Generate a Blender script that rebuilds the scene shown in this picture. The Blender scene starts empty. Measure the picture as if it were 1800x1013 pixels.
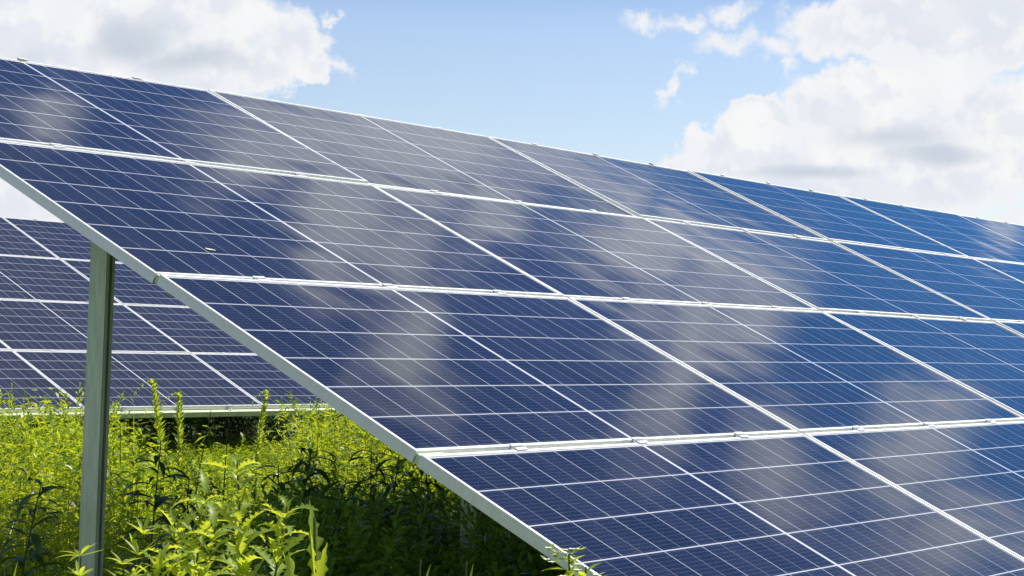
import bpy, math, random
import numpy as np
from mathutils import Matrix, Vector

R = math.radians
S = bpy.context.scene
col = S.collection

# ------------------------------------------------------------------ camera
CAM = Vector((-3.5845, -6.2629, 1.5734))
YAW, PITCH, ROLL = R(52.09), R(1.063), R(2.054)
fw = Vector((math.sin(YAW) * math.cos(PITCH), math.cos(YAW) * math.cos(PITCH), math.sin(PITCH)))
rt = Vector((math.cos(YAW), -math.sin(YAW), 0))
up = rt.cross(fw)
rt2 = rt * math.cos(ROLL) + up * math.sin(ROLL)
up2 = up * math.cos(ROLL) - rt * math.sin(ROLL)
cd = bpy.data.cameras.new('camera')
cam = bpy.data.objects.new('camera', cd)
col.objects.link(cam)
cd.sensor_width = 36
cd.lens = 62.99
cd.clip_start = 0.1
cd.clip_end = 5000
cam.matrix_world = Matrix(((rt2.x, up2.x, -fw.x, CAM.x), (rt2.y, up2.y, -fw.y, CAM.y), (rt2.z, up2.z, -fw.z, CAM.z), (0, 0, 0, 1)))
S.camera = cam

S.view_settings.view_transform = 'Standard'
S.view_settings.look = 'None'
S.view_settings.gamma = 1
S.view_settings.exposure = 0.0

# ------------------------------------------------------------------ sun and sky
SUN_AZ, SUN_EL = R(105), R(56)       # azimuth from +Y towards +X
ld = bpy.data.lights.new('sun', 'SUN')
ld.energy = 5.0
ld.angle = R(0.53)
ld.color = (1.0, 0.95, 0.87)
sun = bpy.data.objects.new('sun', ld)
col.objects.link(sun)
sd = Vector((math.sin(SUN_AZ) * math.cos(SUN_EL), math.cos(SUN_AZ) * math.cos(SUN_EL), math.sin(SUN_EL)))
sun.rotation_euler = (-sd).to_track_quat('-Z', 'Y').to_euler()
sun.location = (0, 0, 30)

# clouds: azimuth, elevation, half axes (degrees), turn, weight
CLOUD = [[36.86, 8.29, 3.91, 2.24, -174.7, 1], [40.99, 8.76, 4.4, 1.93, -175.9, 1], [44.03, 8.41, 2.15, 1.5, -175.8, 1], [40.19, 6.95, 4.02, 1.06, -176.4, 1], [45.4, 7.68, 1.26, 0.5, -176.9, 0.7], [36.37, 3.56, 2.87, 1.57, -176.5, 1], [63.84, 9.53, 3.85, 1.31, 179.9, 1], [66.26, 9.7, 3.77, 1.72, 179.1, 1], [62.34, 7.15, 2.03, 1.33, 180.0, 1], [64.79, 6.91, 3.3, 2.11, 179.7, 1], [67.22, 6.06, 2.55, 2.26, 175.8, 1], [59.7, 6.21, 1.7, 0.98, -179.1, 1], [58.12, 5.18, 1.71, 0.81, -178.6, 0.9], [63.12, 4.76, 5.97, 1.42, -178.9, 1], [61.34, 5.26, 3.55, 1.43, -178.9, 1], [58.5, 5.7, 1.71, 0.81, -178.7, 1], [67.97, 3.66, 1.01, 0.44, -179.0, 0.8], [59.69, 6.57, 1.25, 0.8, -179.3, 1]]
WISP = [[57.42, 9.6, 0.87, 0.43, -179.1, 1.0], [58.61, 9.09, 1.12, 0.5, -179.2, 1.0], [56.06, 9.57, 1.09, 0.43, -178.8, 1.0], [58.85, 10.05, 1.08, 0.46, -179.4, 1.0], [59.96, 9.01, 1.07, 0.46, -179.4, 1.0], [57.13, 7.67, 1.07, 0.29, -123.6, 1.0], [60.43, 8.45, 0.8, 0.43, 92.4, 1.0], [46.15, 9.41, 0.45, 0.21, -176.8, 1.0], [46.39, 7.82, 0.54, 0.36, -176.7, 1.0]]
GREY = [[39.96, 8.34, 1.75, 1.05, -175.3, 1], [41.74, 7.75, 2.3, 0.62, -176.5, 0.8], [65.18, 5.72, 1.9, 0.46, -179.3, 1], [61.69, 5.13, 2.83, 0.29, -178.8, 0.8], [63.77, 6.19, 2.8, 0.53, -179.2, 0.6], [36.38, 7.39, 2.03, 0.43, -175.8, 0.4]]
REFL = [[44.66, 31.04, 1.76, 1.25, 156.7, 0.8], [53.03, 27.26, 3.33, 0.91, 145.2, 1], [55.26, 24.59, 7.72, 2.26, 143.6, 1.2], [55.82, 28.04, 2.72, 2.05, 153.4, 1.1], [58.96, 25.19, 2.02, 1.72, 157.4, 1], [63.4, 22.64, 2.4, 1.3, 141.4, 1], [65.58, 21.36, 1.94, 1.29, 141.6, 0.8], [59.8, 29.36, 2.69, 1.67, 39.6, 0.9], [66.65, 23.42, 1.66, 1.49, 161.3, 0.9], [67.61, 25.1, 2.19, 1.3, 39.6, 0.7], [60.9, 21.44, 1.74, 0.96, 142.2, 0.9], [63.16, 20.01, 1.29, 0.53, 140.0, 0.7], [72.59, 24.03, 2.16, 1.48, 37.2, 0.7], [74.97, 20.82, 1.92, 1.82, 11.8, 0.8], [78.24, 21.3, 3.82, 1.86, 132.8, 0.6], [67.49, 21.9, 1.51, 1.07, 141.9, 0.7], [71.85, 13.71, 0.99, 0.82, 140.2, 0.6], [74.21, 18.72, 1.22, 0.83, 136.3, 0.5], [64.48, 21.33, 4.31, 1.72, 139.6, 0.75], [66.96, 20.12, 2.55, 1.28, 138.9, 0.6]]

w = bpy.data.worlds.new('World')
S.world = w
w.use_nodes = True
nt = w.node_tree
for n in list(nt.nodes):
    nt.nodes.remove(n)


class NG:
    """small helper that wires shader nodes"""
    def __init__(self, tree):
        self.t = tree

    def put(self, sock, v):
        if v is None:
            return
        if isinstance(v, bpy.types.NodeSocket):
            self.t.links.new(v, sock)
        else:
            sock.default_value = v

    def m(self, op, a, b=None, c=None, clamp=False):
        n = self.t.nodes.new('ShaderNodeMath')
        n.operation = op
        n.use_clamp = clamp
        for i, v in enumerate((a, b, c)):
            if v is not None:
                self.put(n.inputs[i], v)
        return n.outputs[0]

    def vm(self, op, a, b=None):
        n = self.t.nodes.new('ShaderNodeVectorMath')
        n.operation = op
        self.put(n.inputs[0], a)
        if b is not None:
            if op == 'SCALE':
                self.put(n.inputs['Scale'], b)
            else:
                self.put(n.inputs[1], b)
        return n.outputs[1] if op in ('LENGTH', 'DOT_PRODUCT', 'DISTANCE') else n.outputs[0]

    def xyz(self, x, y, z):
        n = self.t.nodes.new('ShaderNodeCombineXYZ')
        for i, v in enumerate((x, y, z)):
            self.put(n.inputs[i], v)
        return n.outputs[0]

    def sep(self, v):
        n = self.t.nodes.new('ShaderNodeSeparateXYZ')
        self.put(n.inputs[0], v)
        return n.outputs

    def noise(self, vec, scale, detail=2, rough=.5, dist=0, color=False):
        n = self.t.nodes.new('ShaderNodeTexNoise')
        self.put(n.inputs['Vector'], vec)
        n.inputs['Scale'].default_value = scale
        n.inputs['Detail'].default_value = detail
        n.inputs['Roughness'].default_value = rough
        n.inputs['Distortion'].default_value = dist
        return n.outputs['Color' if color else 'Fac']

    def ss(self, v, lo, hi, o0=0., o1=1.):
        n = self.t.nodes.new('ShaderNodeMapRange')
        n.interpolation_type = 'SMOOTHSTEP'
        self.put(n.inputs[0], v)
        n.inputs[1].default_value = lo
        n.inputs[2].default_value = hi
        n.inputs[3].default_value = o0
        n.inputs[4].default_value = o1
        return n.outputs[0]

    def mix(self, f, a, b):
        n = self.t.nodes.new('ShaderNodeMix')
        n.data_type = 'RGBA'
        self.put(n.inputs[0], f)
        self.put(n.inputs[6], a)
        self.put(n.inputs[7], b)
        return n.outputs[2]


g = NG(nt)
tc = nt.nodes.new('ShaderNodeTexCoord')
dirv = g.vm('NORMALIZE', tc.outputs['Generated'])
dx, dy, dz = g.sep(dirv)
azd = g.m('MULTIPLY', g.m('ARCTAN2', dx, dy), 180 / math.pi)
eld = g.m('MULTIPLY', g.m('ARCSINE', dz), 180 / math.pi)
ang = g.xyz(azd, eld, 0.0)
# ragged outlines: push the lookup about with fine noise
wn = g.vm('SUBTRACT', g.noise(dirv, 42, 7, .62, color=True), (0.5, 0.5, 0.5))
wf = g.vm('SUBTRACT', g.noise(dirv, 130, 5, .6, color=True), (0.5, 0.5, 0.5))
angw = g.vm('ADD', g.vm('ADD', ang, g.vm('MULTIPLY', wn, (3.0, 2.2, 0))), g.vm('MULTIPLY', wf, (.40, .32, 0)))
wn2 = g.vm('SUBTRACT', g.noise(dirv, 15, 3, .45, .3, color=True), (0.5, 0.5, 0.5))
angr = g.vm('ADD', ang, g.vm('MULTIPLY', wn2, (6.5, 5.0, 0)))


def field(vec, blobs, soft=1.0):
    out = None
    for (a, e, ra, re_, rot, wt) in blobs:
        mp = nt.nodes.new('ShaderNodeMapping')
        mp.vector_type = 'TEXTURE'
        g.put(mp.inputs['Vector'], vec)
        mp.inputs['Location'].default_value = (a, e, 0)
        mp.inputs['Rotation'].default_value = (0, 0, R(rot))
        mp.inputs['Scale'].default_value = (ra, re_, 1)
        f = g.m('MULTIPLY', g.m('SUBTRACT', 1.0, g.vm('LENGTH', mp.outputs[0])), wt)
        out = f if out is None else g.m('MAXIMUM', out, f)
    return g.m('MAXIMUM', out, -0.3)


far = g.m('MAXIMUM', g.ss(g.m('ABSOLUTE', g.m('SUBTRACT', azd, 60.0)), 26, 38), g.ss(eld, 36, 46))
F = field(angw, CLOUD)
mask = g.m('MAXIMUM', g.ss(F, -0.03, 0.25), g.ss(field(angw, WISP), -0.12, 1.0, 0, .95))
FR = field(angr, REFL)
maskr = g.ss(FR, -0.30, 0.72, 0, 1.0)
# broken cloud over the rest of the sky, outside the part the photo and its reflections show
gen = g.m('MULTIPLY', g.ss(g.noise(dirv, 3.2, 7, .6, .3), .50, .66), far)
veil = g.m('MULTIPLY', g.ss(eld, 31.5, 35.5), .16)
cl = g.m('MAXIMUM', g.m('MAXIMUM', g.m('MAXIMUM', mask, maskr), gen), veil)
grey = g.ss(field(g.vm('ADD', ang, g.vm('MULTIPLY', wn2, (2.2, .9, 0))), GREY), -0.05, 0.8)
puff = g.ss(g.noise(dirv, 30, 6, .55, .2), .36, .66)
# billows: the side turned to the sun is whiter than the side turned away
n_a = g.noise(dirv, 24, 4, .5)
n_b = g.noise(g.vm('ADD', dirv, tuple(sd * .011)), 24, 4, .5)
emb = g.ss(g.m('SUBTRACT', n_a, n_b), -0.05, 0.06)
edgew = g.ss(F, .15, .60, 1, 0)
lit = g.m('MAXIMUM', g.m('ADD', g.m('MULTIPLY', emb, .65), g.m('MULTIPLY', puff, .35)), g.m('MULTIPLY', edgew, .8))
cc = g.mix(lit, (0.76, 0.80, 0.88, 1), (0.93, 0.935, 0.94, 1))
cc = g.mix(g.ss(eld, 11, 14), cc, (0.80, .865, .98, 1))
cc = g.mix(g.m('MULTIPLY', grey, .75), cc, (0.53, 0.60, 0.70, 1))
sky = nt.nodes.new('ShaderNodeTexSky')
sky.sky_type = 'NISHITA'
sky.sun_disc = False
sky.sun_elevation = SUN_EL
sky.sun_rotation = SUN_AZ
sky.altitude = 200
sky.air_density = 1.0
sky.dust_density = 0.6
sky.ozone_density = 2.0
STR = 0.10
skyc = g.vm('MULTIPLY', sky.outputs[0], g.mix(g.ss(eld, 9.0, 14.5), (1.38, 1.30, 1.34, 1), g.mix(g.ss(eld, 20, 25), (.17, .60, 1.05, 1), (.34, .58, .97, 1))))
skyc = g.mix(far, skyc, g.vm('MULTIPLY', sky.outputs[0], (1.15, 1.15, 1.15)))
full = g.mix(cl, skyc, g.vm('SCALE', cc, 1.0 / STR))
bg = nt.nodes.new('ShaderNodeBackground')
g.put(bg.inputs['Color'], full)
bg.inputs['Strength'].default_value = STR
wo = nt.nodes.new('ShaderNodeOutputWorld')
nt.links.new(bg.outputs[0], wo.inputs[0])
w.cycles.sampling_method = 'MANUAL'
w.cycles.sample_map_resolution = 1024

# ------------------------------------------------------------------ materials
def newmat(name):
    m = bpy.data.materials.new(name)
    m.use_nodes = True
    t = m.node_tree
    return m, NG(t), t.nodes['Principled BSDF'], t


def metal(name, base, rough, metallic, noise_scale=14, amp=.12, streak=(1, 1, 1)):
    m, n, b, t = newmat(name)
    o = t.nodes.new('ShaderNodeTexCoord').outputs['Object']
    f = n.noise(n.vm('MULTIPLY', o, streak), noise_scale, 5, .6)
    c = n.mix(n.ss(f, .3, .7), tuple(x * (1 - amp) for x in base) + (1,), tuple(min(1, x * (1 + amp)) for x in base) + (1,))
    n.put(b.inputs['Base Color'], c)
    n.put(b.inputs['Roughness'], n.ss(f, .2, .8, rough - .07, rough + .07))
    b.inputs['Metallic'].default_value = metallic
    return m


M_frame = metal('anodised_aluminium', (.84, .85, .84), .42, .42, 30, .05)
M_galv = metal('galvanised_steel_green_bounce', (.64, .71, .49), .55, .10, 60, .13, (1, 1, .12))  # olive tint paints green light bounced off the weeds into the steel
M_clamp = metal('clamp_aluminium', (.80, .81, .81), .42, .2, 40, .04)
M_bolt = metal('bolt_steel', (.35, .35, .36), .35, .8, 40, .1)

LM, WM = 2.070, 1.134
LIP, GZ = 0.011, -0.0028


def cell_material():
    m, n, b, t = newmat('solar_cells_under_glass')
    tcn = t.nodes.new('ShaderNodeTexCoord')
    o = tcn.outputs['Object']
    x, y, z = n.sep(o)
    bar = .007
    mx, my = .015, .015
    cw = (LM / 2 - mx - bar) / 11
    rh = (WM - 2 * my) / 6
    xh = n.m('SUBTRACT', n.m('ABSOLUTE', n.m('SUBTRACT', x, LM / 2)), bar)
    ci = n.m('DIVIDE', xh, cw)
    cn = n.m('ROUND', ci)
    dxl = n.m('MULTIPLY', n.m('ABSOLUTE', n.m('SUBTRACT', ci, cn)), cw)
    odd = n.m('PINGPONG', cn, 1.0)
    wv = n.m('ADD', .0009, n.m('MULTIPLY', odd, .0010))
    vline = n.m('MULTIPLY', n.m('LESS_THAN', dxl, wv), n.m('ADD', .42, n.m('MULTIPLY', odd, .22)))
    yi = n.m('DIVIDE', n.m('SUBTRACT', y, my), rh)
    dyl = n.m('MULTIPLY', n.m('ABSOLUTE', n.m('SUBTRACT', yi, n.m('ROUND', yi))), rh)
    hline = n.m('MULTIPLY', n.m('LESS_THAN', dyl, .0027), .85)
    cbar = n.m('LESS_THAN', n.m('ABSOLUTE', n.m('SUBTRACT', x, LM / 2)), bar)
    edge = n.m('MAXIMUM', n.m('LESS_THAN', n.m('MINIMUM', x, n.m('SUBTRACT', LM, x)), mx),
               n.m('LESS_THAN', n.m('MINIMUM', y, n.m('SUBTRACT', WM, y)), my))
    white = n.m('MAXIMUM', n.m('MAXIMUM', vline, hline), n.m('MAXIMUM', cbar, edge))
    # bus bars: ten hair lines along each cell row, beaded with solder pads
    bi = n.m('MULTIPLY', n.m('FRACT', n.m('MULTIPLY', n.m('FRACT', yi), 10.0)), rh / 10)
    bus = n.m('LESS_THAN', n.m('ABSOLUTE', n.m('SUBTRACT', bi, rh / 20)), .0008)
    beads = n.noise(n.xyz(n.m('MULTIPLY', x, 90.0), n.m('MULTIPLY', n.m('ROUND', n.m('DIVIDE', y, rh / 10)), 3.17), 0.0), 1.0, 1, .5)
    busf = n.m('MULTIPLY', bus, n.ss(beads, .35, .7, .22, .55))
    # cell-to-cell tone and module-to-module tone
    wnz = t.nodes.new('ShaderNodeTexWhiteNoise')
    wnz.noise_dimensions = '3D'
    oi = t.nodes.new('ShaderNodeObjectInfo')
    n.put(wnz.inputs['Vector'], n.xyz(n.m('FLOOR', n.m('ADD', ci, n.m('MULTIPLY', n.m('SIGN', n.m('SUBTRACT', x, LM / 2)), 40.0))), n.m('FLOOR', yi), oi.outputs['Random']))
    cellc = n.mix(wnz.outputs['Value'], (.0070, .0070, .016, 1), (.0150, .0140, .031, 1))
    c = n.mix(busf, cellc, (.17, .19, .235, 1))
    c = n.mix(white, c, (.66, .68, .70, 1))
    # thin dust and a few specks
    dn = n.noise(o, 5.0, 5, .6)
    spk = n.m('MULTIPLY', n.m('LESS_THAN', n.noise(o, 210.0, 0, .5), .215), n.m('GREATER_THAN', dn, .5))
    c = n.mix(n.m('ADD', n.ss(dn, .4, .85, .001, .014), n.m('MULTIPLY', oi.outputs['Random'], .012)), c, (.42, .41, .42, 1))
    low = n.m('MULTIPLY', n.ss(y, .012, .075, 1, 0), n.ss(n.noise(n.vm('MULTIPLY', o, (1.0, .25, 1.0)), 22, 4, .6), .42, .75, 0, .16))
    c = n.mix(low, c, (.40, .37, .31, 1))
    c = n.mix(n.m('MULTIPLY', spk, .12), c, (.6, .6, .58, 1))
    n.put(b.inputs['Base Color'], c)
    n.put(b.inputs['Roughness'], n.ss(dn, .3, .75, .045, .085))
    b.inputs['IOR'].default_value = 1.5
    b.inputs['Specular Tint'].default_value = (0.97, 0.985, 1.0, 1)
    # rolled glass is not quite flat
    bump = t.nodes.new('ShaderNodeBump')
    bump.inputs['Strength'].default_value = 1.0
    bump.inputs['Distance'].default_value = 1.0
    hgt = n.noise(n.vm('ADD', o, n.vm('SCALE', n.xyz(oi.outputs['Random'], 0.0, 0.0), 50.0)), 2.2, 1, .4)
    n.put(bump.inputs['Height'], n.m('MULTIPLY', hgt, .0035))
    t.links.new(bump.outputs[0], b.inputs['Normal'])
    return m


M_cell = cell_material()
M_back, _n, _b, _t = newmat('white_backsheet')
_b.inputs['Base Color'].default_value = (.7, .71, .72, 1)
_b.inputs['Roughness'].default_value = .6


def leafmat(name, dark, light, trans, tf=.55, rough=.45):
    m, n, b, t = newmat(name)
    at = t.nodes.new('ShaderNodeAttribute')
    at.attribute_name = 'tint'
    o = t.nodes.new('ShaderNodeTexCoord').outputs['Object']
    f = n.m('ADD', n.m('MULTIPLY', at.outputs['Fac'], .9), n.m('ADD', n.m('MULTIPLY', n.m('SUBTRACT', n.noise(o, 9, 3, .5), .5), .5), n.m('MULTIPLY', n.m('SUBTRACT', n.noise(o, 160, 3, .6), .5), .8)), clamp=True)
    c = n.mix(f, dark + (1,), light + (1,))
    n.put(b.inputs['Base Color'], c)
    b.inputs['Roughness'].default_value = rough
    b.inputs['Specular IOR Level'].default_value = .45
    tr = t.nodes.new('ShaderNodeBsdfTranslucent')
    n.put(tr.inputs['Color'], n.mix(f, tuple(x * .45 for x in trans) + (1,), trans + (1,)))
    ms = t.nodes.new('ShaderNodeMixShader')
    ms.inputs[0].default_value = tf
    t.links.new(b.outputs[0], ms.inputs[1])
    t.links.new(tr.outputs[0], ms.inputs[2])
    t.links.new(ms.outputs[0], t.nodes['Material Output'].inputs[0])
    return m


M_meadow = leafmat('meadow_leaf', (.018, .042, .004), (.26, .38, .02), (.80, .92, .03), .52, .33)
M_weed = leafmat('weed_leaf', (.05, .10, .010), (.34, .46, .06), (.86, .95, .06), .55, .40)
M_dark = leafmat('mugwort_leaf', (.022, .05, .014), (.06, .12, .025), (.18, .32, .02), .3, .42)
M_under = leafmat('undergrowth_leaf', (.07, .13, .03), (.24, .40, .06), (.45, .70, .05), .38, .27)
M_stem = leafmat('weed_stem', (.05, .07, .02), (.14, .19, .04), (.3, .35, .03), .15)
M_petal, _n, _b, _t = newmat('white_petal')
_b.inputs['Base Color'].default_value = (.8, .8, .74, 1)
_b.inputs['Roughness'].default_value = .6

gm, n_, b_, t_ = newmat('soil_and_low_grass')
oo = t_.nodes.new('ShaderNodeTexCoord').outputs['Object']
f_ = n_.ss(n_.noise(oo, 1.6, 8, .65), .35, .65)
n_.put(b_.inputs['Base Color'], n_.mix(f_, (.022, .035, .008, 1), (.055, .085, .014, 1)))
b_.inputs['Roughness'].default_value = .9
bp = t_.nodes.new('ShaderNodeBump')
bp.inputs['Distance'].default_value = .05
n_.put(bp.inputs['Height'], n_.noise(oo, 12, 6, .7))
t_.links.new(bp.outputs[0], b_.inputs['Normal'])
M_ground = gm

# ------------------------------------------------------------------ mesh helpers
def mesh_obj(name, verts, faces, mat, parent=None, smooth=False, tint=None, mats=None, fmat=None):
    me = bpy.data.meshes.new(name)
    v = np.asarray(verts, dtype=np.float32).reshape(-1, 3)
    if isinstance(faces, np.ndarray):
        nf, k = faces.shape
        me.vertices.add(len(v))
        me.vertices.foreach_set('co', v.ravel())
        me.loops.add(nf * k)
        me.loops.foreach_set('vertex_index', faces.astype(np.int32).ravel())
        me.polygons.add(nf)
        me.polygons.foreach_set('loop_start', np.arange(0, nf * k, k, dtype=np.int32))
        me.polygons.foreach_set('loop_total', np.full(nf, k, dtype=np.int32))
        me.update(calc_edges=True)
    else:
        me.from_pydata(v.tolist(), [], faces)
    for m in (mats or [mat]):
        me.materials.append(m)
    if fmat is not None:
        me.polygons.foreach_set('material_index', np.asarray(fmat, dtype=np.int32))
    if smooth:
        me.polygons.foreach_set('use_smooth', np.ones(len(me.polygons), dtype=bool))
    if tint is not None:
        a = me.attributes.new('tint', 'FLOAT', 'POINT')
        a.data.foreach_set('value', np.asarray(tint, dtype=np.float32))
    me.update()
    o = bpy.data.objects.new(name, me)
    col.objects.link(o)
    if parent is not None:
        o.parent = parent
    return o


def empty(name, mat4, label, cat, group=None):
    o = bpy.data.objects.new(name, None)
    o.empty_display_size = .2
    col.objects.link(o)
    o.matrix_world = mat4
    o['label'] = label
    o['category'] = cat
    if group:
        o['group'] = group
    return o


class MB:
    def __init__(self):
        self.v, self.f = [], []

    def add(self, v, f):
        k = len(self.v)
        self.v += [tuple(p) for p in v]
        self.f += [[i + k for i in q] for q in f]
        return self

    def box(self, x0, x1, y0, y1, z0, z1):
        v = [(x, y, z) for x in (x0, x1) for y in (y0, y1) for z in (z0, z1)]
        return self.add(v, [(0, 1, 3, 2), (4, 6, 7, 5), (0, 4, 5, 1), (2, 3, 7, 6), (0, 2, 6, 4), (1, 5, 7, 3)])

    def extrude(self, prof, a, b, axis):
        """closed 2-D profile swept from a to b along axis 0 (y,z profile) or 2 (x,y profile)"""
        n = len(prof)
        v = []
        for t in (a, b):
            for (p, q) in prof:
                v.append((t, p, q) if axis == 0 else ((p, t, q) if axis == 1 else (p, q, t)))
        f = [(i, (i + 1) % n, n + (i + 1) % n, n + i) for i in range(n)]
        f += [tuple(range(n))[::-1], tuple(range(n, 2 * n))]
        self.add(v, f)
        return self

    def cyl(self, c, r, h, axis=2, n=10):
        v = []
        for t in (0, h):
            for i in range(n):
                a = 2 * math.pi * i / n
                p = [0, 0, 0]
                p[(axis + 1) % 3] = r * math.cos(a)
                p[(axis + 2) % 3] = r * math.sin(a)
                p[axis] = t
                v.append((c[0] + p[0], c[1] + p[1], c[2] + p[2]))
        f = [(i, (i + 1) % n, n + (i + 1) % n, n + i) for i in range(n)] + [tuple(range(n))[::-1], tuple(range(n, 2 * n))]
        return self.add(v, f)

    def obj(self, name, mat, parent=None):
        return mesh_obj(name, self.v, self.f, mat, parent)


def thick_open(path, t):
    """open polyline -> closed outline of thickness t (offset to the left side)"""
    P = [Vector(p) for p in path]
    off = []
    for i, p in enumerate(P):
        d = []
        if i > 0:
            d.append((p - P[i - 1]).normalized())
        if i < len(P) - 1:
            d.append((P[i + 1] - p).normalized())
        n1 = [Vector((-q.y, q.x)) for q in d]
        nn = sum(n1, Vector((0, 0)))
        nn.normalize()
        off.append(p + nn * (t / max(.3, nn.dot(n1[0]))))
    return [tuple(p) for p in P] + [tuple(p) for p in reversed(off)]


# ------------------------------------------------------------------ solar panel prototype (origin: lower left corner, top plane z=0)
def frame_mesh():
    prof = [(0, -.035), (0, -.0135), (.0010, -.0128), (.0010, -.0108), (0, -.010), (0, -.0006), (.0006, 0), (LIP - .0005, 0), (LIP, -.0005),
            (LIP, GZ - .0045), (.002, GZ - .0045), (.002, -.033), (.028, -.033), (.028, -.035)]
    n = len(prof)
    v = []
    for (cx, cy, sx, sy) in ((0, 0, 1, 1), (LM, 0, -1, 1), (LM, WM, -1, -1), (0, WM, 1, -1)):
        for (d, z) in prof:
            v.append((cx + sx * d, cy + sy * d, z))
    f = []
    for k in range(4):
        a, b = k * n, ((k + 1) % 4) * n
        for i in range(n):
            j = (i + 1) % n
            f.append((a + i, b + i, b + j, a + j))
    return v, f


fv, ff = frame_mesh()
frame_me = mesh_obj('frame', fv, ff, M_frame)
e = LIP - .004
x0, x1, y0, y1, z0, z1 = e, LM - e, e, WM - e, GZ - .0040, GZ
gv = [(x, y, z) for x in (x0, x1) for y in (y0, y1) for z in (z0, z1)]
gf = [(0, 1, 3, 2), (4, 6, 7, 5), (0, 4, 5, 1), (2, 3, 7, 6), (0, 2, 6, 4), (1, 5, 7, 3)]
glass_me = mesh_obj('glass_face', gv, gf, None, mats=[M_cell, M_back], fmat=[1, 1, 1, 1, 1, 0])
jb = MB()
for xx in (LM / 2,):
    jb.box(xx - .05, xx + .05, WM - .16, WM - .06, GZ - .027, GZ - .0042)
jmat = metal('black_plastic', (.015, .015, .016), .5, 0)
jb_me = jb.obj('junction_box', jmat)
for o in (frame_me, glass_me, jb_me):
    col.objects.unlink(o)

PU, PV = 2.084, 1.154
TILT = R(23.527)


def table_matrix(origin, tilt, turn, slope):
    """u along the row, up-slope second axis, normal third; origin = top left corner of the table"""
    X = Vector((math.cos(turn), math.sin(turn), slope)).normalized()
    Y0 = Vector((-math.sin(turn) * math.cos(tilt), math.cos(turn) * math.cos(tilt), math.sin(tilt)))
    N = X.cross(Y0).normalized()
    Y = N.cross(X)
    return Matrix(((X.x, Y.x, N.x, origin[0]), (X.y, Y.y, N.y, origin[1]), (X.z, Y.z, N.z, origin[2]), (0, 0, 0, 1)))


def add_panel(TM, i, j, label, group, tilt=(0, 0)):
    loc = Matrix.Translation((i * PU + .007, -(j + 1) * PV + .010, 0))
    c = Matrix.Translation((LM / 2, WM / 2, 0))
    wob = c @ Matrix.Rotation(R(tilt[0]), 4, 'X') @ Matrix.Rotation(R(tilt[1]), 4, 'Y') @ c.inverted()
    p = empty('solar_panel', TM @ loc @ wob, label, 'solar panel', group)
    for src in (frame_me, glass_me, jb_me):
        k = src.copy()
        k.parent = p
        col.objects.link(k)
    return p


ROWS = ['top', 'second', 'third', 'bottom']
ORD = ['first', 'second', 'third', 'fourth', 'fifth', 'sixth', 'seventh', 'eighth']
rng = random.Random(4)
TF = table_matrix((0, 0, 2.6), TILT, 0, 0)
NEARC = 8
LOOK = {(0, 0): 'deep blue solar panel with a grey cloud reflection at its lower right corner',
        (1, 0): 'solar panel washed light grey by cloud reflection',
        (0, 1): 'solar panel, navy on its left and cloudy grey on its right',
        (1, 1): 'solar panel with two pale grey cloud reflections and a navy patch between',
        (0, 2): 'navy solar panel with one pale upright cloud streak',
        (2, 0): 'solar panel part cloudy grey and part blue',
        (0, 3): 'dark navy solar panel nearest the camera'}
SHORT = {(0, 0): 'deep blue', (1, 0): 'pale grey reflecting', (0, 1): 'navy and cloudy grey', (1, 1): 'cloud streaked grey', (2, 0): 'grey and blue', (0, 2): 'navy'}
TILTS = {(0, 0): (-.35, -.3), (1, 0): (.45, .1), (2, 0): (-.2, .3), (3, 0): (-.25, .15), (0, 1): (.1, -.1), (2, 1): (-.3, .2), (1, 2): (.1, 0), (2, 2): (-.25, .25)}
for j in range(4):
    for i in range(NEARC):
        desc = LOOK.get((i, j), 'blue solar panel' if i > 1 and j < 3 else 'dark grey blue solar panel')
        lab = '%s, %s from left in the near table\'s %s row' % (desc, ORD[i], ROWS[j])
        if len(lab.split()) > 16:
            lab = '%s solar panel, %s from left in the near table\'s %s row' % (SHORT.get((i, j), 'blue'), ORD[i], ROWS[j])
        tl = TILTS.get((i, j), (rng.uniform(-.12, .12), rng.uniform(-.12, .12)))
        add_panel(TF, i, j, lab, 'solar panels of the near table', tl)

TB = table_matrix((8.4203, 10.1961, 2.6 - .0795), TILT - R(.197), R(-.7232), math.tan(R(-.2451)))
rear_first = {0: -1, 1: -1, 2: -2, 3: -2}
for j in range(4):
    for i in range(-3, 4):
        k = i - rear_first[j]
        if k < 0:
            lab = '%s solar panel hidden beyond the photo\'s left edge in the rear table\'s %s row' % ('nearest' if k == -1 else 'farthest', ROWS[j])
        else:
            lab = 'dark solar panel, %s from the photo\'s left edge in the rear table\'s %s row' % (ORD[k], ROWS[j])
        add_panel(TB, i, j, lab, 'solar panels of the rear table', (rng.uniform(-.15, .15), rng.uniform(-.15, .15)))

# ------------------------------------------------------------------ racks
def clamp_mb(u, v, end=0):
    """mid clamp bridging the gap between two rows; end=+1 top edge, -1 bottom edge of the table"""
    m = MB()
    x0, x1 = u - .025, u + .025
    yc = -v
    zt = .0009
    if end == 0:
        path = [(yc - .018, zt + .0022), (yc - .0056, zt + .0022), (yc - .0056, -.020), (yc + .0056, -.020), (yc + .0056, zt + .0022), (yc + .018, zt + .0022)]
        m.extrude(thick_open(path, -.0022), x0, x1, 0)
    else:
        q = -end
        path = [(yc + q * .018, zt + .0022), (yc + q * .0056, zt + .0022), (yc + q * .0056, -.031), (yc - q * .020, -.031)]
        m.extrude(thick_open(path, -.0022 * q), x0, x1, 0)
    return m


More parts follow.
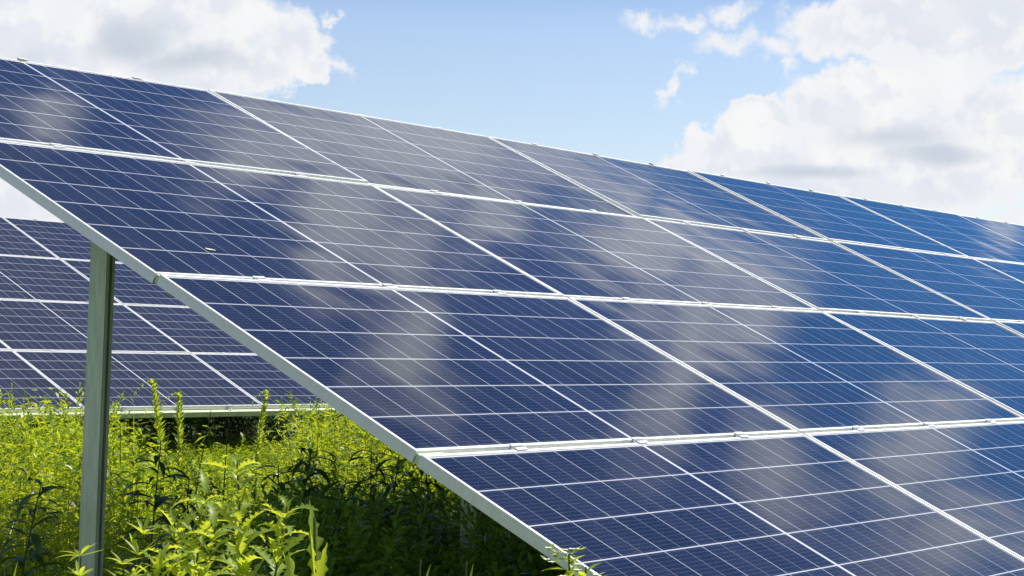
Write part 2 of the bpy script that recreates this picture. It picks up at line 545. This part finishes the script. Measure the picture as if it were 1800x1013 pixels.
def rack(TM, ncol, ustart, post_us, label, name_group, clamp_cols, ground_z=0.0, post_v=1.56):
    base = TM @ Vector((post_us[0], -1.56 * PV, 0))
    root = empty('panel_rack', Matrix.Translation((base.x, base.y, 0)), label, 'panel rack')
    inv = root.matrix_world.inverted()
    loc = inv @ TM
    u0, u1 = ustart * PU + .012, (ustart + ncol) * PU - .012

    def put(mb, name, mat, M=loc):
        vs = [tuple(M @ Vector(p)) for p in mb.v]
        return mesh_obj(name, vs, mb.f, mat, root)
    # horizontal rails under each seam
    for j in range(5):
        yc = -j * PV
        prof = thick_open([(yc - .040, -.0855), (yc - .040, -.0356), (yc + .040, -.0356), (yc + .040, -.0855), (yc + .022, -.0855)], -.003)
        m = MB()
        m.extrude(prof, u0 + .10, u1 - .10, 0)
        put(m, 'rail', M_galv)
        if 0 < j < 4:
            b = MB()
            b.box(u0, u0 + .10, yc - .0075, yc + .0075, -.033, -.006)
            b.box(u0 + .03, u0 + .14, yc - .0165, yc + .0165, -.0353, -.0332)
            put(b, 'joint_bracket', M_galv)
    posts = []
    for a in post_us:
        # rafter
        m = MB()
        m.extrude(thick_open([(a + .045, -.090), (a + .085, -.090), (a + .085, -.130), (a + .045, -.130)], .003), -.35 * PV, -3.75 * PV, 1)
        mm = MB()
        # extrude axis 1 gives (p, t, q)
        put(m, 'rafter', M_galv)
        for v in (post_v,):
            top = TM @ Vector((a, -v * PV, -.095))
            bot = Vector((top.x, top.y, ground_z - .1))
            h = top.z
            # lipped channel, open towards the front
            prof = thick_open([(.014, -.041), (0, -.041), (0, .041), (.036, .041), (.036, -.041), (.027, -.041)], -.0025)
            m = MB()
            m.extrude(prof, -.1, h, 2)
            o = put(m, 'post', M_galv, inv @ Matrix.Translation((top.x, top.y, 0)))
            bm_ = MB()
            bm_.cyl((.0366, 0.012, h - .055), .011, .010, 0, 6)
            put(bm_, 'bolt', M_bolt, inv @ Matrix.Translation((top.x, top.y, 0)))
    for j in range(5):
        for i in clamp_cols:
            for fr in (.21, .505, .80):
                u = (i + fr) * PU
                m = clamp_mb(u, j * PV, 1 if j == 0 else (-1 if j == 4 else 0))
                o = put(m, 'clamp', M_clamp)
                b = MB()
                b.cyl((u, -j * PV + (0 if 0 < j < 4 else (.012 if j == 0 else -.012)), -.0198 if 0 < j < 4 else -.0308), .0052, .007, 2, 6)
                vs = [tuple(loc @ Vector(p)) for p in b.v]
                mesh_obj('bolt', vs, b.f, M_bolt, o)
    return root


rack(TF, NEARC, 0, [.19 + 1.96 * k for k in range(8)], 'galvanised steel rack with a tall end post, holding the near table\'s panels', None, range(0, 6))
rack(TB, 7, -3, [.25 * PU + 2.14 * k for k in range(-3, 4)], 'galvanised steel rack holding the rear table\'s panels, its posts standing in weeds', None, range(-2, 2))

# white bird dropping on the near table
drop = MB()
dr = random.Random(3)
pt = Vector((0, 0, 0))
hit = None
rayd = None
for (dx_, dy_, r_) in ((0, 0, .007), (.010, -.002, .0055), (.019, -.006, .004), (-.006, .005, .003)):
    v = []
    nseg = 9
    for i in range(nseg):
        a = 2 * math.pi * i / nseg
        rr = r_ * dr.uniform(.7, 1.25)
        v.append((dx_ + rr * math.cos(a) * 1.6, dy_ + rr * math.sin(a), .0003))
    v.append((dx_, dy_, .0022))
    drop.add(v, [(i, (i + 1) % nseg, nseg) for i in range(nseg)])
dm, dn_, db_, dt_ = newmat('chalky_white')
db_.inputs['Base Color'].default_value = (.75, .75, .72, 1)
db_.inputs['Roughness'].default_value = .9
DROP_UV = (0.197, 1.79)
do = drop.obj('bird_dropping', dm)
do.matrix_world = TF @ Matrix.Translation((DROP_UV[0] * PU, -DROP_UV[1] * PV, GZ + .0003))
do['label'] = 'small white bird dropping on the leftmost second row panel of the near table'
do['category'] = 'bird dropping'

# ------------------------------------------------------------------ ground
nx = 90
xs = np.concatenate([np.linspace(-400, -20, 12, endpoint=False), np.linspace(-20, 40, 61), np.linspace(40, 400, 13)[1:]])
ys = np.concatenate([np.linspace(-400, -20, 12, endpoint=False), np.linspace(-20, 40, 61), np.linspace(40, 400, 13)[1:]])
gx, gy = np.meshgrid(xs, ys, indexing='ij')
gz = .03 * np.sin(gx * .9 + 1) * np.cos(gy * .7) + .02 * np.sin(gx * 2.3 + gy * 1.9)
gz = np.where((np.abs(gx) < 45) & (np.abs(gy) < 45), gz, 0)
nX, nY = gx.shape
idx = np.arange(nX * nY).reshape(nX, nY)
gfaces = np.stack([idx[:-1, :-1], idx[1:, :-1], idx[1:, 1:], idx[:-1, 1:]], -1).reshape(-1, 4)
go = mesh_obj('ground', np.stack([gx, gy, gz], -1).reshape(-1, 3), gfaces, M_ground, smooth=True)
go['kind'] = 'structure'

# ------------------------------------------------------------------ vegetation
NR = np.random.default_rng(11)


LS, WS = 1.2, 1.35


def kite_leaves(P, D, L, Wd, droop, side_roll):
    """vectorised four-corner leaves: base, left, tip, right (folded a little)"""
    D = D / np.linalg.norm(D, axis=1, keepdims=True)
    up_ = np.array([0, 0, 1.0])
    Sd = np.cross(D, up_)
    Sd /= np.maximum(np.linalg.norm(Sd, axis=1, keepdims=True), 1e-5)
    N = np.cross(Sd, D)
    c, s = np.cos(side_roll)[:, None], np.sin(side_roll)[:, None]
    Sd, N = Sd * c + N * s, N * c - Sd * s
    L = L * LS; Wd = Wd * WS
    mid = P + D * (L * .45)[:, None] + N * (Wd * .15)[:, None]
    tip = P + D * L[:, None]
    tip[:, 2] -= droop * L
    V = np.stack([P, mid + Sd * (Wd * .5)[:, None], tip, mid - Sd * (Wd * .5)[:, None]], 1)
    return V.reshape(-1, 3)


def template(kind, r):
    """unit-height plant; returns verts (n*4,3) in metres at height 1, tint"""
    P, D, L, W_, dr_, T = [], [], [], [], [], []
    def leaf(p, d, l, w_, dp, t):
        P.append(p); D.append(d); L.append(l); W_.append(w_); dr_.append(dp); T.append(t)
    if kind == 'mugwort':
        nn = 46
        lean = r.uniform(-.12, .12, 2)
        for k in range(nn):
            t = .28 + .72 * k / nn
            z = t
            b = np.array([lean[0] * t * t, lean[1] * t * t, z])
            a = k * 2.4 + r.uniform(-.4, .4)
            l = (.115 - .075 * t) * r.uniform(.8, 1.25)
            el = r.uniform(.1, .9) + (.5 if t > .85 else 0)
            d = np.array([math.cos(a) * math.cos(el), math.sin(a) * math.cos(el), math.sin(el)])
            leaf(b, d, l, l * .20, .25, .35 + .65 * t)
            sd_ = np.cross(d, [0, 0, 1.0])
            for q in (.35, .6):
                for sg in (-1, 1):
                    dd = d * .75 + sd_ * sg * .65
                    leaf(b + d * l * q, dd, l * (.55 - .3 * q), l * .13, .15, .35 + .65 * t)
    elif kind == 'bushy':
        for br in range(7):
            a0 = br * 2.4
            sp = r.uniform(.06, .22)
            top = r.uniform(.72, 1.0)
            for k in range(15):
                t = .35 + (top - .35) * k / 15
                b = np.array([math.cos(a0) * sp * t, math.sin(a0) * sp * t, t])
                a = k * 2.4 + r.uniform(-.6, .6)
                l = r.uniform(.022, .055)
                el = r.uniform(-.2, 1.1)
                d = np.array([math.cos(a) * math.cos(el), math.sin(a) * math.cos(el), math.sin(el)])
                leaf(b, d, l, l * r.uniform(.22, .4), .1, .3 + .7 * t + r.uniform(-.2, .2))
    elif kind == 'grass':
        for k in range(26):
            a = r.uniform(0, 6.28)
            b = np.array([r.uniform(-.06, .06), r.uniform(-.06, .06), r.uniform(0, .25)])
            el = r.uniform(.95, 1.45)
            d = np.array([math.cos(a) * math.cos(el), math.sin(a) * math.cos(el), math.sin(el)])
            l = r.uniform(.45, .85)
            leaf(b, d, l, .009, r.uniform(0, .25), r.uniform(.3, 1))
    elif kind == 'plume':
        lean = r.uniform(-.25, .25, 2)
        for k in range(95):
            t = .45 + .55 * (k / 95) ** .9
            bend = max(0, t - .6)
            b = np.array([lean[0] * bend * 1.2, lean[1] * bend * 1.2, t - bend * bend * .25]) + r.normal(0, .010 * (1.35 - t), 3)
            a = r.uniform(0, 6.28)
            el = r.uniform(.2, 1.2)
            l = r.uniform(.014, .030)
            d = np.array([math.cos(a) * math.cos(el), math.sin(a) * math.cos(el), math.sin(el)])
            leaf(b, d, l, l * .45, 0, .8 + r.uniform(-.2, .2))
        for k in range(16):
            t = .15 + .5 * k / 16
            a = k * 2.4
            l = .08 * r.uniform(.8, 1.3)
            el = .5
            leaf(np.array([0, 0, t]), np.array([math.cos(a) * math.cos(el), math.sin(a) * math.cos(el), math.sin(el)]), l, l * .2, .3, .4)
    elif kind == 'sprig':
        for br in range(5):
            a0 = br * 1.9 + r.uniform(-.5, .5)
            for k in range(13):
                t = .3 + .7 * k / 13
                b = np.array([math.cos(a0) * .16 * t, math.sin(a0) * .16 * t, t * r.uniform(.9, 1.0)])
                a = k * 2.4 + r.uniform(-.6, .6)
                l = r.uniform(.04, .085)
                el = r.uniform(.0, 1.2)
                d = np.array([math.cos(a) * math.cos(el), math.sin(a) * math.cos(el), math.sin(el)])
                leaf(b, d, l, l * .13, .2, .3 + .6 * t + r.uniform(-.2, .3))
    # bare stalks
    P = np.array(P); D = np.array(D, float)
    V = kite_leaves(P, D, np.array(L), np.array(W_), np.array(dr_), r.uniform(-.8, .8, len(P)))
    T = np.repeat(np.array(T), 4)
    # stem ribbons (two crossed)
    st, stt = [], []
    h = P[:, 2].max()
    for a in (0, 1.57):
        wv = np.array([math.cos(a), math.sin(a), 0]) * .004
        st += [-wv, wv, wv * .4 + [0, 0, h * .85], -wv * .4 + [0, 0, h * .85]]
        stt += [.25] * 4
    return np.concatenate([V, np.array(st)]), np.concatenate([T, stt])


TEM = {k: [template(k, NR) for _ in range(6)] for k in ('mugwort', 'bushy', 'grass', 'plume', 'sprig')}


def table_clear(x, y, h):
    """keep plants below the two tables"""
    pl = 2.6 + y * math.tan(TILT) - .16
    inside = (x > -.25) & (x < 17) & (y > -4.35) & (y < .2)
    h = np.where(inside, np.minimum(h, np.clip(pl, .25, 9)), h)
    yb = y - 10.15
    pl2 = 2.45 + yb * math.tan(TILT) - .10
    inb = (x > 1.5) & (x < 17) & (yb > -4.6) & (yb < .3)
    return np.where(inb, np.minimum(h, np.clip(pl2, .25, np.where(yb > -3.2, 1.4, .60))), h)


def scatter(n, azr, dr, hr, weights, seed, hfun=None):
    r = np.random.default_rng(seed)
    az = np.radians(r.uniform(azr[0], azr[1], n))
    dd = np.sqrt(r.uniform(dr[0] ** 2, dr[1] ** 2, n))
    x = CAM.x + np.sin(az) * dd
    y = CAM.y + np.cos(az) * dd
    h = r.uniform(hr[0], hr[1], n)
    if hfun is not None:
        h = hfun(x, y, dd, h, r)
    h = table_clear(x, y, h)
    azq = np.degrees(np.arctan2(x - CAM.x, y - CAM.y))
    # weeds stay lower in the table's own shade, and round the foot of the second post
    shade = (x > -.3) & (y < .35)
    h = np.where(shade, np.minimum(h, np.clip(CAM.z - dd * .095 * np.where(r.uniform(0, 1, n) < .04, r.uniform(.76, .9, n), r.uniform(1.0, 1.3, n)), .3, 2)), h)
    h = np.where((azq > 48.8) & (azq < 52.2) & (dd < 7.6), np.minimum(h, CAM.z - dd * .135), h)
    kinds = list(weights)
    pk = np.array([weights[k] for k in kinds], float)
    ks = r.choice(len(kinds), n, p=pk / pk.sum())
    Vs, Ts = [], []
    for i in range(n):
        V, T = TEM[kinds[ks[i]]][r.integers(6)]
        a = r.uniform(0, 6.28)
        c, s_ = math.cos(a), math.sin(a)
        hs = h[i]
        sc = (.55 + .45 * hs) * r.uniform(.8, 1.5)
        X = (V[:, 0] * c - V[:, 1] * s_) * sc
        Y = (V[:, 0] * s_ + V[:, 1] * c) * sc
        Z = V[:, 2] * hs
        lx, ly = r.normal(0, .09, 2)
        Vs.append(np.stack([X + x[i] + lx * Z * Z, Y + y[i] + ly * Z * Z, Z], 1))
        patch = .22 * math.sin(x[i] * 2.1 + 1.3 * math.sin(y[i] * 1.7)) + .18 * math.sin(y[i] * 4.3 - x[i] * 3.1)
        Ts.append(np.clip(T + .03 + patch + r.normal(0, .24), 0, 1))
    return np.concatenate(Vs), np.concatenate(Ts)


def meadow_h(x, y, dd, h, r):
    big = .10 * np.sin(x * 1.3 + y * .7) + .07 * np.sin(x * 2.9 - y * 1.7 + 2)
    azd_ = np.degrees(np.arctan2(x - CAM.x, y - CAM.y))
    gap = (azd_ > 40.2) & (azd_ < 45.5)
    h = h + big * .8 - np.clip((dd - 9) * .035, 0, .2)
    h = np.where((azd_ > 45) & (dd > 9) & (dd < 12.5), h + .10, h)
    h = np.where(gap & (dd > 10), np.minimum(h, .64), h)
    return np.where(gap & (dd > 11.3), np.minimum(h, .36), h)


def near_h(x, y, dd, h, r):
    lim = CAM.z - .148 * dd - .03
    return np.minimum(h, lim)


def stuff(name, sets, label=None, mat=None):
    V = np.concatenate([s[0] for s in sets])
    T = np.concatenate([s[1] for s in sets])
    F = np.arange(len(V)).reshape(-1, 4)
    o = mesh_obj(name, V, F, mat or M_meadow, tint=T)
    o['kind'] = 'stuff'
    if label:
        o['label'] = label
        o['category'] = 'weeds'
    return o


MIXW = {'mugwort': 4, 'bushy': 4, 'grass': 1.2, 'plume': 1.6, 'sprig': 3}
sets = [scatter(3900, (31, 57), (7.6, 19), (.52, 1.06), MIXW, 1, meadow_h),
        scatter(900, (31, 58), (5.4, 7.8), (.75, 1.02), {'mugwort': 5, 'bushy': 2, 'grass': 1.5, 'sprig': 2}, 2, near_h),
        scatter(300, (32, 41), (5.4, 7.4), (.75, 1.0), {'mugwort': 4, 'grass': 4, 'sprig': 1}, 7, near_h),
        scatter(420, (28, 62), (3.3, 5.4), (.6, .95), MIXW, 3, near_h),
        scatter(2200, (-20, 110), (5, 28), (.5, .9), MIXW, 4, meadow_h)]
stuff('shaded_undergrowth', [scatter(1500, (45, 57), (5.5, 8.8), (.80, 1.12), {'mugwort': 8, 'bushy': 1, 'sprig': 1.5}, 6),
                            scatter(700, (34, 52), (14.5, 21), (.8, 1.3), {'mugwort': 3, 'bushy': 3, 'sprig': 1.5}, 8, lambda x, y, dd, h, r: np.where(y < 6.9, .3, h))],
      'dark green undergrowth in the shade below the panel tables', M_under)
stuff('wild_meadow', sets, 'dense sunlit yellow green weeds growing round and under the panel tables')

# -------- single weeds one can point to
def tube(path, r0, r1, n=6):
    P = [Vector(p) for p in path]
    v, f = [], []
    for i, p in enumerate(P):
        d = (P[min(i + 1, len(P) - 1)] - P[max(i - 1, 0)]).normalized()
        a = d.orthogonal().normalized()
        b = d.cross(a)
        rr = r0 + (r1 - r0) * i / (len(P) - 1)
        for k in range(n):
            t = 2 * math.pi * k / n
            v.append(p + a * rr * math.cos(t) + b * rr * math.sin(t))
        if i:
            for k in range(n):
                f.append(((i - 1) * n + k, (i - 1) * n + (k + 1) % n, i * n + (k + 1) % n, i * n + k))
    return v, f


def ribbon(mb, tn, base, a, el, L, W_, droop, lobes=0, n=8, fold=.25, tint=.6, rr=None, twist=0.0):
    """one curved leaf blade with a midrib fold; lobes>0 gives a deeply toothed outline"""
    p = Vector(base)
    st = []
    steps = n
    for i in range(steps + 1):
        t = i / steps
        e_ = el - droop * t * 1.2
        d = Vector((math.cos(a) * math.cos(e_), math.sin(a) * math.cos(e_), math.sin(e_)))
        if i:
            p = p + d * (L / steps)
        tw = twist * t
        s0 = Vector((-math.sin(a), math.cos(a), 0))
        nn = s0.cross(d)
        s1 = s0 * math.cos(tw) + nn * math.sin(tw)
        n1 = nn * math.cos(tw) - s0 * math.sin(tw)
        env = (math.sin(math.pi * min(1, t * .93 + .07)) ** .7) * (.55 + .45 * math.sin(math.pi * t))
        wd = W_ * .5 * max(.03, env)
        if i == steps:
            wd = 0.0006
        st.append((p.copy(), d, s1, -n1, wd, t))
    v, f = [], []
    for i, (q, d, s1, n1, wd, t) in enumerate(st):
        wl = wr = wd
        sh = 0
        if lobes:
            fac = (.42, .70, 1.0)[i % 3]
            wl = wd * fac * rr.uniform(.7, 1.25)
            wr = wd * (.42, .70, 1.0)[(i + 1) % 3] * rr.uniform(.7, 1.25)
            sh = (0, -.1, -.30)[i % 3] * wd
        v += [q + s1 * wl + n1 * (wl * fold) + d * sh, q, q - s1 * wr + n1 * (wr * fold) + d * sh]
    for i in range(len(st) - 1):
        b = i * 3
        f += [(b, b + 1, b + 4, b + 3), (b + 1, b + 2, b + 5, b + 4)]
    mb.add(v, f)
    tb = min(1, max(0, tint + (rr.uniform(-.35, .15) if rr else 0)))
    for _ in range(len(st)):
        tn += [tb * .8, min(1, tb + .35), tb * .8]


WG = {'lobed': 'broad leaved weeds in front of the end post', 'mug': 'dark weeds in the shade of the near table'}


def weed(kind, x, y, H, label, seed, mat=None, cat='weed'):
    r = random.Random(seed)
    root = empty({'lobed': 'sow_thistle', 'lettuce': 'wild_lettuce', 'spire': 'tall_weed', 'plume': 'plumed_weed', 'mug': 'mugwort', 'star': 'star_leaved_weed',
                  'flower': 'flowering_weed', 'grass': 'grass_stalk', 'broad': 'broad_leaved_weed', 'narrow': 'grass_blade_tuft'}[kind],
                 Matrix.Translation((x, y, 0)), label, cat, None)
    lx, ly = r.uniform(-.05, .05), r.uniform(-.05, .05)
    def at(t):
        return Vector((lx * t * t * H * 2 - lx * 2 * H, ly * t * t * H * 2 - ly * 2 * H, t * H))
    L, tn = MB(), []
    F_ = None
    sm = M_stem
    leafm = M_weed
    sr0, sr1 = .006, .002
    if kind == 'lobed':
        n = 46
        for k in range(n):
            t = .55 + .45 * k / n
            ln = (.16 - .08 * ((t - .55) / .45)) * r.uniform(.75, 1.2)
            ribbon(L, tn, at(t), k * 2.4 + r.uniform(-.5, .5), r.uniform(.5, 1.45), ln, ln * .40, r.uniform(.2, 1.5), 1, 21, .4, .85, r, r.uniform(-.9, .9))
        for k in range(5):
            ribbon(L, tn, at(.97), k * 1.3, .9, .045, .018, .6, 1, 6, .3, .9, r)
        sr0 = .008
    elif kind == 'lettuce':
        for (t, a, el, ln, wd, dp) in ((.86, 1.2, 1.35, .20, .050, .05), (.80, 4.2, 1.3, .19, .045, .15), (.84, 2.6, 1.45, .17, .035, .0), (.80, 2.3, .75, .17, .05, -.5), (.72, 2.4, .5, .16, .06, .6),
                                       (.6, 5.4, .8, .22, .07, .9), (.5, .4, .7, .24, .08, 1.0), (.66, .9, .9, .16, .05, .9)):
            ribbon(L, tn, at(t), a, el, ln, wd * 1.15, dp, 1, 18, .4, .95, r, r.uniform(-.5, .5))
        sr0 = .007
        sr1 = .004
    elif kind == 'spire':
        for k in range(200):
            t = .35 + .65 * k / 200
            s = 1 - max(0, (t - .7)) * 1.6
            ribbon(L, tn, at(t), k * 2.4 + r.uniform(-.4, .4), r.uniform(.75, 1.25), .066 * s * r.uniform(.7, 1.2), .017, .2, 0, 3, .3, .7 + .3 * t, r)
        for k in range(14):
            ribbon(L, tn, at(1) + Vector((-.006 * k, .004 * k, -.0005 * k * k)), k * 2.4, .7, .022, .009, .1, 0, 3, .3, 1, r)
    elif kind == 'plume':
        a0 = r.uniform(2.2, 3.4) if seed % 2 else r.uniform(2.4, 3.0)
        for br in range(5):
            off = r.uniform(.0, .16)
            ln = r.uniform(.22, .36)
            ab = a0 + r.uniform(-.6, .6)
            for k in range(60):
                s = k / 60
                p = at(.72 - off) + Vector((math.cos(ab) * ln * s * .75, math.sin(ab) * ln * s * .75, (.34 * H - .0) * s * (1.15 - .35 * s) * ln / .36))
                p += Vector((r.gauss(0, .008), r.gauss(0, .008), r.gauss(0, .008)))
                ribbon(L, tn, p, r.uniform(0, 6.28), r.uniform(.2, 1.2), .024 * (1.1 - .6 * s), .010, .1, 0, 2, .3, .95, r)
        for k in range(22):
            t = .2 + .55 * k / 22
            ribbon(L, tn, at(t), k * 2.4, .5, .10, .02, .7, 0, 5, .3, .6, r)
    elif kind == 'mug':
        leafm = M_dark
        for k in range(54):
            t = .30 + .70 * k / 54
            ln = (.19 - .085 * t) * r.uniform(.75, 1.3)
            a = k * 2.4 + r.uniform(-.4, .4)
            el = r.uniform(.15, .75)
            ribbon(L, tn, at(t), a, el, ln, ln * .19, r.uniform(.4, 1.3), 0, 7, .3, .2 + .5 * t, r, r.uniform(-.5, .5))
            if k % 2 == 0:
                for sg in (-1, 1):
                    ribbon(L, tn, at(t) + Vector((math.cos(a) * ln * .3, math.sin(a) * ln * .3, ln * .18)), a + sg * .7, el * .6, ln * .6, ln * .10, .8, 0, 5, .3, .2 + .4 * t, r)
        sr0 = .006
    elif kind == 'star':
        for c in range(7):
            t = .70 + .30 * c / 6
            for k in range(8):
                ln = r.uniform(.05, .10) * (1.15 - .5 * (c / 6))
                ribbon(L, tn, at(t), k * .785 + c, r.uniform(.15, .95), ln, .011, r.uniform(-.1, .5), 0, 5, .4, .9, r)
        sr0 = .005
    elif kind == 'flower':
        F_ = MB()
        for c in range(15):
            b = at(1) + Vector((r.gauss(0, .024), r.gauss(0, .024), r.uniform(-.07, .004)))
            for k in range(5):
                a = k * 1.2566 + c
                s0 = Vector((math.cos(a), math.sin(a), .25)) * .0095
                q = Vector((-math.sin(a), math.cos(a), 0)) * .0048
                F_.add([b, b + s0 * .6 + q, b + s0, b + s0 * .6 - q], [(0, 1, 2, 3)])
            ribbon(L, tn, b - Vector((0, 0, .004)), c, .6, .024, .013, .1, 0, 3, .3, 1, r)
        for k in range(40):
            t = .72 + .27 * k / 40
            ribbon(L, tn, at(t), k * 2.4, r.uniform(.3, 1.0), r.uniform(.04, .065), .020, .5, 0, 5, .3, .9, r)
        sr0, sr1 = .004, .0022
    elif kind == 'grass':
        for k in range(26):
            t = .86 + .14 * k / 26
            ribbon(L, tn, at(t), k * 2.4, 1.1, .018, .005, 0, 0, 2, .3, .8, r)
        for k in range(4):
            ribbon(L, tn, at(.2 + .12 * k), k * 2.4, 1.2, .28, .008, .9, 0, 7, .3, .7, r)
        sr0, sr1 = .0025, .0015
    elif kind == 'broad':
        for k in range(7):
            t = .75 + .25 * k / 7
            ribbon(L, tn, at(t), k * 2.4 + 1.3, r.uniform(.6, 1.3), .08, .04, r.uniform(.2, .8), 0, 8, .35, .3, r, r.uniform(-.4, .4))
    elif kind == 'narrow':
        for k in range(9):
            ribbon(L, tn, at(.66 + .03 * k), k * 2.4, r.uniform(1.0, 1.45), r.uniform(.06, .13), .008, r.uniform(0, .4), 0, 8, .4, .75, r)
    mesh_obj('leaves', [tuple(p) for p in L.v], L.f, leafm, root, smooth=True, tint=tn)
    sv, sf = tube([at(t / 8) for t in range(9)], sr0, sr1)
    mesh_obj('stem', [tuple(p) for p in sv], sf, sm, root, smooth=True, tint=[.5] * len(sv))
    if F_:
        F_.obj('blossom', M_petal, root)
    return root


WEEDS = [
    ('lobed', -0.47, -2.99, 1.20, 'tallest sow thistle of the bright clump right of the end post'),
    ('lobed', -0.66, -3.09, 1.14, 'bright sow thistle with jagged leaves in the middle of the clump'),
    ('lobed', -0.49, -2.79, 1.03, 'bright sow thistle at the back left of the clump beside the end post'),
    ('lobed', -0.50, -3.20, 1.11, 'bright sow thistle with jagged arching leaves on the right side of the clump'),
    ('lobed', -0.81, -3.10, 1.00, 'low sow thistle at the left front of the bright clump'),
    ('lobed', -0.86, -3.34, 1.10, 'low sow thistle at the front of the bright clump, by the photo\'s bottom edge'),
    ('lettuce', -0.56, -3.35, 1.10, 'wild lettuce with upright glowing yellow green leaves before the dark weeds'),
    ('lettuce', -0.81, -3.53, 1.00, 'shorter wild lettuce whose tip just shows left of the upright glowing one'),
    ('spire', 2.63, 0.92, 1.19, 'tallest leafy spire, nodding tip reaching over the rear panels'),
    ('spire', 2.60, 0.68, 1.14, 'second leafy spire, straight tip just right of the tallest one'),
    ('spire', 4.12, 1.59, 1.09, 'slim leafy spire rising at the right part of the rear table edge'),
    ('plume', 2.52, 0.35, 1.08, 'arching yellow green plume left of the rear table post'),
    ('plume', 2.51, 1.02, 0.99, 'yellow green plume just right of the tall end post'),
    ('plume', 3.49, 0.81, 1.00, 'plumed weed in front of the right rear post'),
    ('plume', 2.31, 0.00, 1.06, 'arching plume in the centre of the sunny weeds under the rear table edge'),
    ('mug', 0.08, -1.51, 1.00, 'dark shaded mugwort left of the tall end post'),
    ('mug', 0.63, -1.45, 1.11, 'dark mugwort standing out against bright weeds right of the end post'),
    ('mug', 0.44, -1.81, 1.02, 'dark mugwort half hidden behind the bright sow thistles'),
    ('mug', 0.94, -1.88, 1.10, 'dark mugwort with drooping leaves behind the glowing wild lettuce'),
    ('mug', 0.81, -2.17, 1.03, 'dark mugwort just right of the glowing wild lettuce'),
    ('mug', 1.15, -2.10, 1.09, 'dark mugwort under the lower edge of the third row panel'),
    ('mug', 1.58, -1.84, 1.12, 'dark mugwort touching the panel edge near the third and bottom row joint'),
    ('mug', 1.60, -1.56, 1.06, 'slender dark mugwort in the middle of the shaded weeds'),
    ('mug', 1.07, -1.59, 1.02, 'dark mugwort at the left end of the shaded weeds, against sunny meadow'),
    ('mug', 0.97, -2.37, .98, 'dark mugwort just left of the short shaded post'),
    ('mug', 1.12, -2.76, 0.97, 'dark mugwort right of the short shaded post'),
    ('star', -0.88, -2.91, .99, 'star leaved weed at the foot of the tall end post'),
    ('star', -0.94, -3.13, 1.00, 'star leaved weed right of the foot of the tall end post'),
    ('star', -0.71, -2.93, 1.03, 'star leaved weed between the end post and the sow thistles'),
    ('flower', -0.42, -3.98, 1.085, 'taller white flowering weed overlapping the near table\'s edge at bottom'),
    ('flower', -0.48, -4.07, 1.06, 'lower white flowering weed at the bottom edge beside the taller one'),
    ('grass', 4.30, 1.41, 1.06, 'thin seeding grass stalk crossing the rear table edge, leftmost of three'),
    ('grass', 3.98, 1.02, 1.05, 'thin seeding grass stalk crossing the rear table edge, middle of three'),
    ('grass', 4.41, 1.29, 1.07, 'thin seeding grass stalk crossing the rear table edge, rightmost of three'),
    ('broad', -0.21, -3.76, .96, 'pointed broad leaf weed in shade left of the white flowers'),
    ('narrow', -0.62, -3.73, 1.05, 'bright blade tuft at the bottom, left one of two before the shaded post'),
    ('narrow', -0.56, -3.81, 1.05, 'bright blade tuft at the bottom, right one of two before the shaded post'),
    ('narrow', -1.08, -2.89, 0.98, 'bright blade tuft in the bottom left corner'),
]
for i, (k, x, y, h, lab) in enumerate(WEEDS):
    weed(k, x, y, h, lab, 100 + i)
